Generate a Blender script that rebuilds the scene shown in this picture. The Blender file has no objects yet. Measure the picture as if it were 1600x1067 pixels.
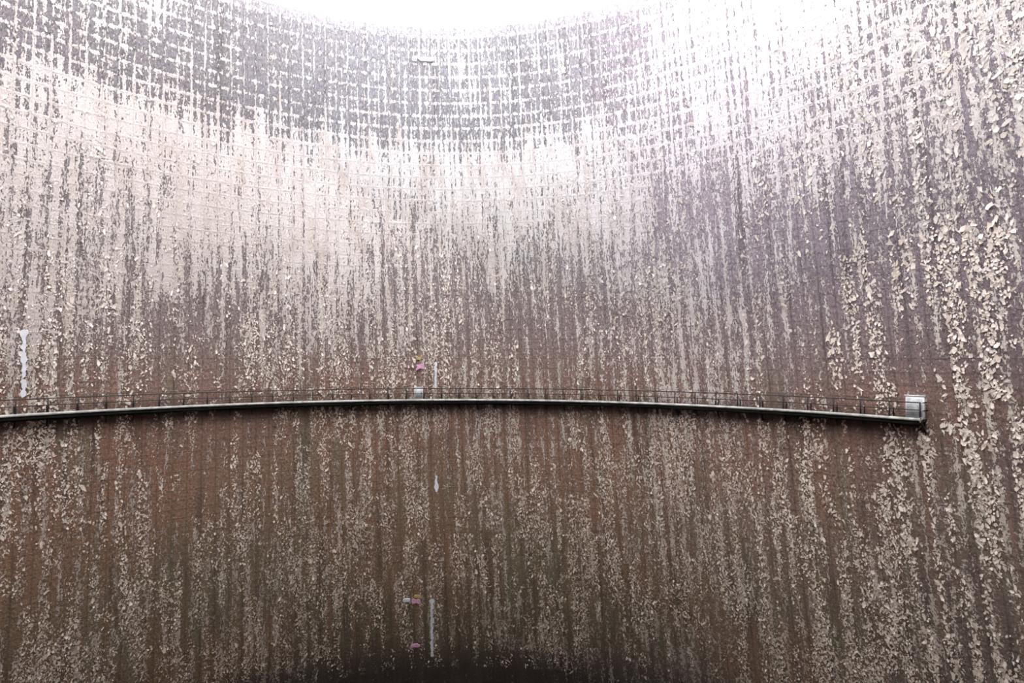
import bpy, math, numpy as np
from mathutils import Vector
rng=np.random.default_rng(7)
scene=bpy.context.scene
try:
    scene.view_settings.view_transform='Standard'
except Exception as e: print(e)

AX,AY=-6.0,12.0
N=244
ROW=1.08
ZT,ZB=31.0,-52.0
def R(z):
    z=np.asarray(z,float)
    z0,z1,z2=31.,-4.7,-40.; r0,r1,r2=36.,48.,62.
    return (r0*(z-z1)*(z-z2)/((z0-z1)*(z0-z2))+r1*(z-z0)*(z-z2)/((z1-z0)*(z1-z2))+r2*(z-z0)*(z-z1)/((z2-z0)*(z2-z1)))
# phi: 0 = straight ahead (+Y), positive to the right (+X)
def P(phi,z,inset=0.0):
    r=R(z)-inset
    return np.stack([AX+r*np.sin(phi),AY+r*np.cos(phi),np.asarray(z,float)+0*r],-1)
F=800.;HX=800.;HY=560.
def hit(px,py):
    dx=(px-HX)/F; dz=(HY-py)/F
    t=20.
    for i in range(4000):
        x,y,z=dx*t,t,dz*t
        if math.hypot(x-AX,y-AY)>=float(R(z)): break
        t+=.02
    return math.atan2(x-AX,y-AY),z,t
phE,_,_=hit(1446,650)

# ---------- node helpers
class NT:
    def __init__(s,name):
        s.m=bpy.data.materials.new(name); s.m.use_nodes=True
        s.t=s.m.node_tree; s.n=s.t.nodes; s.l=s.t.links
        s.b=s.n['Principled BSDF']
    def lk(s,sock,v):
        if isinstance(v,(int,float)): sock.default_value=v
        elif isinstance(v,(tuple,list)):
            sock.default_value=tuple(v)+((1.,) if len(v)==3 and sock.type=='RGBA' else ())
        else: s.l.new(v,sock)
    def math(s,op,a,b=0.,c=None,clamp=False):
        n=s.n.new('ShaderNodeMath'); n.operation=op; n.use_clamp=clamp
        s.lk(n.inputs[0],a); s.lk(n.inputs[1],b)
        if c is not None: s.lk(n.inputs[2],c)
        return n.outputs[0]
    def add(s,*a):
        o=a[0]
        for x in a[1:]: o=s.math('ADD',o,x)
        return o
    def mul(s,a,b): return s.math('MULTIPLY',a,b)
    def sub(s,a,b): return s.math('SUBTRACT',a,b)
    def vec(s,x,y,z=0.):
        n=s.n.new('ShaderNodeCombineXYZ')
        for i,v in enumerate((x,y,z)): s.lk(n.inputs[i],v)
        return n.outputs[0]
    def noise(s,v,scale=1.,detail=2.,rough=.5,dist=0.):
        n=s.n.new('ShaderNodeTexNoise'); s.lk(n.inputs['Vector'],v)
        n.inputs['Scale'].default_value=scale;n.inputs['Detail'].default_value=detail
        n.inputs['Roughness'].default_value=rough;n.inputs['Distortion'].default_value=dist
        return n.outputs[0]
    def step(s,x,a,b,lo=0.,hi=1.):
        n=s.n.new('ShaderNodeMapRange'); n.interpolation_type='SMOOTHSTEP'
        s.lk(n.inputs[0],x)
        for i,v in zip((1,2,3,4),(a,b,lo,hi)): s.lk(n.inputs[i],v)
        return n.outputs[0]
    def ramp(s,x,stops,lo,hi):
        f=s.math('DIVIDE',s.sub(x,lo),hi-lo,clamp=True)
        n=s.n.new('ShaderNodeValToRGB'); s.lk(n.inputs[0],f)
        e=n.color_ramp.elements
        while len(e)<len(stops): e.new(.5)
        for k,(p,c) in zip(e,stops):
            k.position=(p-lo)/(hi-lo)
            if isinstance(c,(int,float)): c=(c,c,c)
            k.color=tuple(c)+(1.,)
        return n.outputs[0]
    def mix(s,f,a,b,mode='MIX'):
        n=s.n.new('ShaderNodeMix'); n.data_type='RGBA'; n.blend_type=mode
        s.lk(n.inputs[0],f); s.lk(n.inputs[6],a); s.lk(n.inputs[7],b)
        return n.outputs[2]

def simple(name,col,rough=.7,metal=0.,var=.15,scale=3.):
    t=NT(name)
    tc=t.n.new('ShaderNodeTexCoord')
    nz=t.noise(tc.outputs['Object'],scale,5,.6)
    dark=tuple(c*(1-var*2) for c in col)
    t.lk(t.b.inputs['Base Color'],t.mix(t.step(nz,.35,.65),dark,col))
    t.b.inputs['Roughness'].default_value=rough; t.b.inputs['Metallic'].default_value=metal
    return t.m

# ---------- wall material
def wall_mat():
    t=NT('peeling_painted_concrete')
    uvn=t.n.new('ShaderNodeUVMap'); uvn.uv_map='UVMap'
    sp=t.n.new('ShaderNodeSeparateXYZ'); t.l.new(uvn.outputs[0],sp.inputs[0])
    u,v=sp.outputs[0],sp.outputs[1]      # rib index, row index
    z=t.mul(v,ROW); um=t.mul(u,1.30)
    phi=t.mul(u,360./N)                  # degrees
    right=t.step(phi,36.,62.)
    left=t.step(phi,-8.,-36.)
    rzone=t.step(phi,8.,36.)
    fu=t.math('ABSOLUTE',t.sub(t.math('FRACT',t.add(u,1000.)),.5))   # .5 at joints
    fv=t.math('ABSOLUTE',t.sub(t.math('FRACT',t.add(v,1000.)),.5))
    ju=t.step(fu,.32,.48); jv=t.step(fv,.32,.48)
    n_big=t.noise(t.vec(um,z),.055,2,.5)
    n_str=t.noise(t.vec(t.mul(u,2.8),t.mul(z,.17)),1.,3,.6)
    n_col=t.noise(t.vec(t.mul(u,1.1),t.mul(z,.04),7.),1.,2,.5)
    nA=t.noise(t.vec(um,t.mul(z,.34),3.),4.9,5,.75,.2)
    nB=t.noise(t.vec(um,t.mul(z,.50),9.),2.8,6,.74,.4)
    n1=t.add(t.mul(nA,t.sub(1.,right)),t.mul(nB,right))
    n_f=t.noise(t.vec(um,t.mul(z,.60),5.),7.,3,.7)
    cosu=t.math('COSINE',t.mul(u,2*math.pi))
    zz=t.add(z,t.mul(t.sub(n_col,.5),9.),t.mul(t.sub(n_big,.5),10.))
    zoneL=t.ramp(zz,[(-50,.16),(-45,.24),(-41,.34),(-30,.36),(-20,.34),(-9,.30),(-4,.36),(4,.43),(10,.53),(14,.67),(20,.66),(22.5,.36),(27,.34),(31,.42)],-50,31)
    zoneR=t.ramp(zz,[(-50,.20),(-42,.35),(-20,.36),(-6,.33),(2,.42),(12,.49),(22,.57),(31,.60)],-50,31)
    zone=t.sub(t.add(t.mul(zoneL,t.sub(1.,rzone)),t.mul(zoneR,rzone)),t.add(.5,t.mul(right,.05)))
    hi=t.step(z,11.,21.)
    damp=t.sub(1.,t.mul(t.mul(hi,t.sub(1.,right)),.14))
    grid=t.mul(t.add(t.mul(hi,.19),t.mul(t.step(z,-4.,8.),.06)),t.math('MAXIMUM',ju,t.mul(jv,.85)))
    strw=t.step(z,-8.,6.,.75,.95)
    S=t.add(t.mul(t.add(t.mul(t.sub(n1,.5),1.25),t.mul(t.sub(n_f,.5),.90),t.mul(t.sub(n_str,.5),strw)),damp),
            t.mul(cosu,-.07),t.mul(zone,.75),t.mul(t.sub(n_big,.5),.5),grid,-.01)
    mask=t.step(S,-.010,.010)
    # substrate, lower wall lifted in colour to offset the light falling off
    nst=t.noise(t.vec(t.mul(u,1.6),t.mul(z,.05),20.),1.,3,.6)
    nst2=t.noise(t.vec(t.mul(u,.6),t.mul(z,.05),31.),1.,3,.6)
    bigc=t.noise(t.vec(um,z,50.),.045,2,.5)
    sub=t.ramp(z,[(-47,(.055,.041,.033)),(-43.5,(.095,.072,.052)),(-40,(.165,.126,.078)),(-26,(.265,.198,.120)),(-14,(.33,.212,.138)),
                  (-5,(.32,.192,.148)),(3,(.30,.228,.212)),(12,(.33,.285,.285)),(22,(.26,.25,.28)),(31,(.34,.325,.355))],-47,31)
    low=t.step(z,8.,-8.)
    lav=t.mul(rzone,t.step(z,-4.,14.,.1,.9))
    sub=t.mix(lav,sub,(.44,.355,.415))
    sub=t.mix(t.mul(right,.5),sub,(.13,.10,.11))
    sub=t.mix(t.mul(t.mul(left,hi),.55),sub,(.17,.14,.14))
    sub=t.mix(t.mul(t.step(bigc,.44,.62),t.mul(t.step(z,2.,-6.),t.step(z,-45.,-38.,0.,.38))),sub,(.38,.190,.115))
    sub=t.mix(t.mul(t.step(nst2,.50,.68),t.mul(low,t.step(z,-45.,-38.,.1,.55))),sub,(.25,.24,.150))
    sub=t.mix(t.mul(t.step(nst,.52,.7),t.mul(t.step(z,6.,-8.),t.step(z,-45.,-38.,0.,.34))),sub,(.44,.235,.145))
    sub=t.mix(t.step(nst,.48,.3,0.,.5),sub,(.085,.066,.058))
    fine=t.noise(t.vec(um,t.mul(z,.8),2.),4.5,4,.78)
    sub=t.mix(1.,sub,t.ramp(fine,[(.3,.36),(.7,1.6)],.3,.7),'MULTIPLY')
    jl=t.math('MAXIMUM',t.step(fu,.42,.49),t.step(fv,.42,.49))
    sub=t.mix(t.mul(jl,.34),sub,(.05,.042,.04))
    sub=t.mix(t.step(S,-.11,-.01,0.,.52),sub,(.05,.038,.035))      # darker outline along the broken paint edges
    # paint
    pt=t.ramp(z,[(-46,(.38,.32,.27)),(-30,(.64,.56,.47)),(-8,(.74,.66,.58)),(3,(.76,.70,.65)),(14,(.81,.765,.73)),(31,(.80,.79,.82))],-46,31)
    pn=t.noise(t.vec(um,t.mul(z,.3),12.),.8,4,.7)
    pt=t.mix(t.step(pn,.4,.75,0.,.55),pt,(.50,.37,.30))
    pt=t.mix(t.mul(lav,.45),pt,(.82,.74,.83))
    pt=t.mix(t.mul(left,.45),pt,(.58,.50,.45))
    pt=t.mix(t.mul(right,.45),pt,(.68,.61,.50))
    pt=t.mix(t.mul(jl,.25),pt,(.36,.31,.30))
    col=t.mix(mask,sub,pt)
    # dark ragged band below the gantry, stopping at its end
    dband=t.mul(t.step(t.add(z,t.mul(t.sub(n_col,.5),2.)),-7.6,-5.2),t.step(z,-4.6,-4.9))
    dband=t.mul(dband,t.step(phi,math.degrees(phE)+.3,math.degrees(phE)-.3))
    col=t.mix(t.mul(dband,.75),col,(.04,.032,.028))
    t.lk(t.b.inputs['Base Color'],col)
    t.lk(t.b.inputs['Roughness'],t.add(.62,t.mul(mask,-.12)))
    # relief
    hgt=t.add(t.mul(t.step(S,-.03,.02),.12),t.mul(t.math('MAXIMUM',t.step(fu,.36,.5),t.step(fv,.36,.5)),-.012),t.mul(fine,.08),t.mul(n_f,.05))
    b=t.n.new('ShaderNodeBump'); b.inputs['Strength'].default_value=1.; b.inputs['Distance'].default_value=1.2
    t.l.new(hgt,b.inputs['Height']); t.l.new(b.outputs[0],t.b.inputs['Normal'])
    return t.m
WM=wall_mat()

def mesh_obj(name,verts,faces,mat,parent=None,smooth=False,uv=None):
    me=bpy.data.meshes.new(name)
    verts=np.asarray(verts,np.float32); faces=np.asarray(faces,np.int32)
    k=faces.shape[1]
    me.vertices.add(len(verts)); me.vertices.foreach_set('co',verts.ravel())
    me.loops.add(faces.size); me.loops.foreach_set('vertex_index',faces.ravel())
    me.polygons.add(len(faces)); me.polygons.foreach_set('loop_start',np.arange(0,faces.size,k,dtype=np.int32))
    me.polygons.foreach_set('loop_total',np.full(len(faces),k,np.int32))
    if uv is not None:
        l=me.uv_layers.new(name='UVMap'); l.data.foreach_set('uv',np.asarray(uv,np.float32)[faces.ravel()].ravel())
    me.update(calc_edges=True)
    if smooth: me.polygons.foreach_set('use_smooth',np.ones(len(faces),bool))
    me.materials.append(mat)
    o=bpy.data.objects.new(name,me); scene.collection.objects.link(o)
    if parent: o.parent=parent
    return o

# ---------- shell (inner + outer skins, rim)
nu,nv=N*2,90
ph=np.linspace(-math.pi,math.pi,nu+1); zs=np.linspace(ZB,ZT,nv+1)
def skin(th):
    PH,ZZ=np.meshgrid(ph,zs)
    return P(PH,ZZ,-th).reshape(-1,3),np.stack([PH*N/(2*math.pi),ZZ/ROW],-1).reshape(-1,2)
v1,uv1=skin(0); v2,uv2=skin(.5)
W=nu+1
i,j=np.meshgrid(np.arange(nu),np.arange(nv)); a=(j*W+i).ravel()
f_in=np.stack([a,a+W,a+W+1,a+1],-1); off=len(v1)
f_out=np.stack([a,a+1,a+W+1,a+W],-1)+off
k=np.arange(nu)+nv*W
f_rim=np.stack([k,k+off,k+off+1,k+1],-1)
shell=mesh_obj('wall_cooling_tower_shell',np.vstack([v1,v2]),np.vstack([f_in,f_out,f_rim]),WM,None,True,np.vstack([uv1,uv2]))

# floor
fm=simple('wet_basin_concrete',(.09,.075,.06),.5,0,.25,.3)
fr=float(R(ZB))+.4; n=128
fv=[(AX,AY,ZB)]+[(AX+fr*math.sin(2*math.pi*i/n),AY+fr*math.cos(2*math.pi*i/n),ZB) for i in range(n)]
mesh_obj('floor',fv,[(0,1+(i+1)%n,1+i) for i in range(n)],fm)

# ---------- loose paint flakes
def vnoise(x,y,seed):
    xi=np.floor(x).astype(int); yi=np.floor(y).astype(int); fx=x-xi; fy=y-yi
    def h(a,b):
        q=np.sin(a*127.1+b*311.7+seed*74.7)*43758.5453
        return q-np.floor(q)
    fx=fx*fx*(3-2*fx); fy=fy*fy*(3-2*fy)
    return (h(xi,yi)*(1-fx)+h(xi+1,yi)*fx)*(1-fy)+(h(xi,yi+1)*(1-fx)+h(xi+1,yi+1)*fx)*fy
def flakes(n):
    phi=rng.uniform(math.radians(-70),math.radians(80),n)
    z=rng.uniform(-46,30,n)
    u=phi*N/(2*math.pi)
    c=.55*vnoise(u*2.3,z*.15,1)+.20*vnoise(u*.12,z*.1,2)+.25*vnoise(u*2.,z*.8,3)
    right=np.clip((np.degrees(phi)-34)/30,0,1)
    dens=np.where(z<-42.5,.3,np.where(z<-4.7,.8,np.where(z<9,.6,np.where(z<20,.2,.10))))+right*.2
    keep=rng.random(n)<np.clip((c-.42)*3.2,0,1)*dens
    phi,z,right=phi[keep],z[keep],right[keep]; n=len(phi)
    s=rng.lognormal(-2.64,.42,n)*(1+right*.55); s=np.minimum(s,.24)
    asp=rng.uniform(.9,3.2,n)
    r=R(z); nrm=np.stack([-np.sin(phi),-np.cos(phi),np.full(n,-.35)],-1); nrm/=np.linalg.norm(nrm,axis=1)[:,None]
    tan=np.stack([np.cos(phi),-np.sin(phi),0*phi],-1); up=np.cross(nrm,tan); up*=np.sign(up[:,2:3])
    base=P(phi,z)
    rot=rng.normal(0,.5,n); ca,sa=np.cos(rot)[:,None],np.sin(rot)[:,None]
    T=tan*ca+up*sa; U=up*ca-tan*sa
    lift=rng.uniform(.1,.9,n)
    g=[]
    for row,(h,l) in enumerate([(1,.0),(.35,.18),(-.3,.55),(-.75,1.0)]):
        for cx in (-1,0,1):
            jx=rng.uniform(-.5,.5,n); jy=rng.uniform(-.4,.4,n)
            wx=cx*(.75,1.05,.9,.5)[row]+jx
            g.append(base+T*(wx*s*.5)[:,None]+U*((h+jy)*s*asp*.5)[:,None]+nrm*((l*lift+.06*(cx==0)*l+.02)*s+.012)[:,None])
    V=np.stack(g,1).reshape(-1,3)
    q=[]
    for rr in range(3):
        for cc in range(2):
            k=rr*3+cc; q.append([k,k+3,k+4,k+1])
    q=np.array(q)
    Fc=(q[None]+(np.arange(n)*12)[:,None,None]).reshape(-1,4)
    col=rng.random(n)
    return V,Fc,np.repeat(np.stack([col,z/80+.6],-1),12,0),n
V,Fc,UVf,nf=flakes(480000)
print('flakes',nf)
t=NT('peeled_paint_flake')
uvn=t.n.new('ShaderNodeUVMap'); uvn.uv_map='UVMap'; sp=t.n.new('ShaderNodeSeparateXYZ'); t.l.new(uvn.outputs[0],sp.inputs[0])
c1=t.ramp(sp.outputs[1],[(0.05,(.55,.48,.39)),(.5,(.78,.70,.61)),(.75,(.78,.72,.66)),(1.,(.78,.75,.76))],0,1)
c1=t.mix(t.mul(sp.outputs[0],.6),c1,(.42,.31,.23))
t.lk(t.b.inputs['Base Color'],c1); t.b.inputs['Roughness'].default_value=.6
mesh_obj('peeling_paint_flakes',V,Fc,t.m,shell,False,UVf)

# ---------- haze volume added under the open top to whiten like overexposed light
mt=bpy.data.materials.new('added_top_haze'); mt.use_nodes=True
mn=mt.node_tree.nodes; mn.remove(mn['Principled BSDF'])
vs_=mn.new('ShaderNodeVolumeScatter'); vs_.inputs['Color'].default_value=(.98,.965,1,1); vs_.inputs['Density'].default_value=.072; vs_.inputs['Anisotropy'].default_value=.2
mt.node_tree.links.new(vs_.outputs[0],mn['Material Output'].inputs['Volume'])
ms=[];mf=[];m_=128
K=24
def zbot(phi,k): # underside: sagging toward the far / right part of the tower
    q=.5+.5*math.cos(phi-math.radians(32))
    return 29.5-24*q**4*k*k*(3-2*k)
for kk in range(1,K+1):
    for i in range(m_):
        p=2*math.pi*i/m_; zb=zbot(p,kk/K); rr=(float(R(zb))-.8)*kk/K
        ms.append((AX+rr*math.sin(p),AY+rr*math.cos(p),zb))
for zt_,sc in ((31,1.),(36,.9),(40,.6)):
    for i in range(m_):
        p=2*math.pi*i/m_; rr=(float(R(31))-.8)*sc; ms.append((AX+rr*math.sin(p),AY+rr*math.cos(p),zt_))
cb=len(ms); ms.append((AX,AY,29.5)); ct=len(ms); ms.append((AX,AY,41))
rings=K+3
for q in range(rings-1):
    for i in range(m_):
        a_=q*m_+i; b_=q*m_+(i+1)%m_; mf.append((a_,b_,b_+m_,a_+m_))
for i in range(m_):
    mf.append((cb,(i+1)%m_,i)); e_=(rings-1)*m_; mf.append((ct,e_+i,e_+(i+1)%m_))
me=bpy.data.meshes.new('added_top_haze'); me.from_pydata(ms,[],mf); me.materials.append(mt)
mo=bpy.data.objects.new('added_top_haze',me); scene.collection.objects.link(mo)

# ---------- walkway
steel=simple('weathered_galvanised_steel',(.50,.50,.46),.6,.1,.22,1.5)
dark=simple('dark_rail_steel',(.045,.038,.034),.7,.2,.2,2.)
under=simple('black_bracket_steel',(.02,.017,.015),.9,.0,.2,2.)  # near-black tone for the deck, its beams and the brackets
white=simple('white_enamel',(.75,.76,.76),.5,0,.08,3.)
ZW=-4.75
phS=math.radians(-75)
walk=bpy.data.objects.new('walkway_gantry',None); scene.collection.objects.link(walk)
rw=float(R(ZW))
def pt(phi,ins,z): 
    r=rw-ins; return (AX+r*math.sin(phi),AY+r*math.cos(phi),z)
def arcbar(name,ins0,ins1,z0,z1,mat,p0=phS,p1=None,n=260):
    p1=phE if p1 is None else p1
    vs=[];fs=[]
    for i in range(n+1):
        p=p0+(p1-p0)*i/n
        vs+= [pt(p,ins0,z0),pt(p,ins1,z0),pt(p,ins1,z1),pt(p,ins0,z1)]
    for i in range(n):
        a=i*4
        for k in range(4):
            b=(k+1)%4; fs.append((a+k,a+b,a+4+b,a+4+k))
    fs.append((0,3,2,1)); e=n*4; fs.append((e,e+1,e+2,e+3))
    return mesh_obj(name,vs,fs,mat,walk)
arcbar('deck',-.05,1.3,ZW-.04,ZW+.04,under)
arcbar('front_channel',1.3,1.38,ZW-.11,ZW+.12,steel)
arcbar('under_channel',1.0,1.15,ZW-.42,ZW-.04,under)
arcbar('rear_beam',.0,.2,ZW-.6,ZW-.04,under)
arcbar('top_rail',1.28,1.37,ZW+1.27,ZW+1.36,dark)
arcbar('mid_rail',1.29,1.36,ZW+.70,ZW+.77,dark)
arcbar('wall_rail',.20,.27,ZW+1.65,ZW+1.72,dark)
def box(c,ax,ay,az,vs,fs):
    b=len(vs)
    for sx in(-1,1):
        for sy in(-1,1):
            for sz in(-1,1): vs.append(tuple(Vector(c)+Vector(ax)*sx+Vector(ay)*sy+Vector(az)*sz))
    for q in((0,1,3,2),(4,6,7,5),(0,4,5,1),(2,3,7,6),(0,2,6,4),(1,5,7,3)): fs.append(tuple(b+k for k in q))
def frame(phi): return Vector((math.cos(phi),-math.sin(phi),0)),Vector((-math.sin(phi),-math.cos(phi),0))
posts=([],[]); br=([],[])
p=phE; i=0
dphi=2.05/rw
while p>phS:
    T,I=frame(p)
    box(pt(p,1.33,ZW+.66),T*.05,I*.04,Vector((0,0,.68)),*posts)
    box(pt(p,.23,ZW+.85),T*.04,I*.03,Vector((0,0,.86)),*posts)
    # bracket : horizontal arm, diagonal strut
    box(pt(p,.62,ZW-.14),T*.07,I*.66,Vector((0,0,.10)),*br)
    a=Vector(pt(p,1.15,ZW-.2)); b=Vector(pt(p,.0,ZW-1.15)); d=(b-a)/2
    box((a+b)/2,T*.06,d,d.cross(T).normalized()*.07,*br)
    p-=dphi
mesh_obj('posts',posts[0],posts[1],dark,walk); mesh_obj('brackets',br[0],br[1],under,walk)
# end plate
T,I=frame(phE)
e=([],[]); box(pt(phE,.67,ZW-.02),T*.04,I*.7,Vector((0,0,.2)),*e); mesh_obj('end_plate',e[0],e[1],steel,walk)
e=([],[]); box(pt(phE+.004,.67,ZW+.70),T*.03,I*.7,Vector((0,0,.03)),*e);box(pt(phE+.004,.67,ZW+1.32),T*.03,I*.7,Vector((0,0,.03)),*e); mesh_obj('end_rail',e[0],e[1],dark,walk)

def cabinet(name,px,w,h,z0,ins):
    phi,_,_=hit(px,620)
    T,I=frame(phi); up=Vector((0,0,1)); c=Vector(pt(phi,ins,z0+h/2))
    root=bpy.data.objects.new(name,None); scene.collection.objects.link(root); root.parent=walk
    e=([],[]); box(c,T*w/2,I*.2,up*h/2,*e); mesh_obj('body',*e,white,root)
    e=([],[]); box(c+I*.215,T*w*.40,I*.015,up*h*.40,*e); mesh_obj('door',*e,simple('cabinet_door_grey',(.55,.57,.58),.5),root)
    e=([],[]); box(c+I*.25+T*w*.3,T*.03,I*.02,up*.12,*e); mesh_obj('handle',*e,dark,root)
    e=([],[]); box(c+up*(h/2+.03),T*(w/2+.06),I*.27,up*.03,*e); mesh_obj('lid',*e,white,root)
cabinet('electrical_cabinet_end',1431,1.2,1.75,ZW+.045,.7)
cabinet('electrical_cabinet_mid',655,1.0,1.35,ZW+.045,.6)

# ---------- marks and strips on the wall
def patch(name,px,py,w,h,mat,irregular=.25,n=14,ins=.18):
    phi,z,t_=hit(px,py); r=float(R(z)); pts=[]
    W_=w*t_/F/2; H_=h*t_/F/2
    for i in range(n):
        a=2*math.pi*i/n; k=1+rng.uniform(-irregular,irregular)
        cx=math.copysign(abs(math.cos(a))**.5,math.cos(a))*W_*k; cz=math.copysign(abs(math.sin(a))**.5,math.sin(a))*H_*k
        pts.append(P(phi+cx/r,z+cz,ins))
    back=[p+ (P(phi,z,0)-P(phi,z,ins)) for p in pts]
    me=bpy.data.meshes.new(name)
    me.from_pydata([tuple(p) for p in pts]+[tuple(p) for p in back],[],[tuple(range(n))]+[(i,i+n,(i+1)%n+n,(i+1)%n) for i in range(n)])
    me.materials.append(mat); o=bpy.data.objects.new(name,me); scene.collection.objects.link(o); o.parent=shell; return o
pink=simple('pink_marker_paint',(.88,.48,.68),.7,0,.1,3.); yel=simple('yellow_marker_paint',(.70,.52,.20),.7,0,.1,3.)
wm=simple('white_lime',(.88,.90,.95),.7,0,.04,2.)
patch('pink_paint_mark',657,573,11,9,pink,.5); patch('yellow_paint_mark',655,560,7,4,yel,.4)
patch('pink_paint_mark',649,939,11,9,pink,.4); patch('yellow_paint_mark',652,931,8,5,yel,.4)
patch('pink_paint_mark',648,1008,12,7,pink,.4)
patch('white_survey_plate',635,937,11,6,wm,.05); patch('white_survey_plate',648,93,7,7,wm,.1)
patch('white_survey_plate',667,94,26,5,wm,.15)
def streak(name,px,y0,y1,w,cap,fill=.85,lo=.45):
    vs=[];fs=[]; y=y0
    while y<y1:
        h=rng.uniform(5,13); 
        if rng.random()<fill:
            phi,z,t_=hit(px+rng.uniform(-.8,.8),y+h/2); r=float(R(z)); ww=w*rng.uniform(lo,1.2)*t_/F/2; hh=h*t_/F/2
            b=len(vs); m=10
            for i in range(m):
                a=2*math.pi*i/m; k=rng.uniform(.75,1.2)
                vs.append(tuple(P(phi+math.cos(a)*ww*k/r,z+math.sin(a)*hh*k*1.2,.15)))
            fs.append(tuple(range(b,b+m)))
        y+=h*.7
    phi,z,t_=hit(px,y0+2); r=float(R(z)); b=len(vs); m=10
    for i in range(m):
        a=2*math.pi*i/m; vs.append(tuple(P(phi+math.cos(a)*cap*t_/F/2/r,z+math.sin(a)*cap*t_/F/2*.9,.16)))
    fs.append(tuple(range(b,b+m)))
    me=bpy.data.meshes.new(name); me.from_pydata(vs,[],fs); me.materials.append(wm)
    o=bpy.data.objects.new(name,me); scene.collection.objects.link(o); o.parent=shell
streak('white_lime_streak',37,518,618,7,11)
streak('white_lime_streak',681,566,612,5,5)
streak('white_lime_streak',675,936,1022,5.,9,1.,.8)
streak('white_lime_streak',682,742,758,6,4)

# ---------- light
w=bpy.data.worlds.new('overcast_sky'); scene.world=w; w.use_nodes=True
bg=w.node_tree.nodes['Background']; bg.inputs[0].default_value=(.97,.955,1.,1); bg.inputs[1].default_value=6.6
sd=bpy.data.lights.new('sun','SUN'); sd.energy=8.; sd.angle=math.radians(40); sd.color=(1.,.965,.96)
so=bpy.data.objects.new('sun',sd); scene.collection.objects.link(so)
d=Vector((.3,1,-.8)); so.rotation_euler=d.to_track_quat('-Z','Y').to_euler(); so.location=(-10,-40,90)

# ---------- camera
cd=bpy.data.cameras.new('camera'); cd.sensor_width=36; cd.lens=18; cd.shift_y=(560-533.5)/1600; cd.clip_end=2000
co=bpy.data.objects.new('camera',cd); scene.collection.objects.link(co); co.rotation_euler=(math.pi/2,0,0)
scene.camera=co
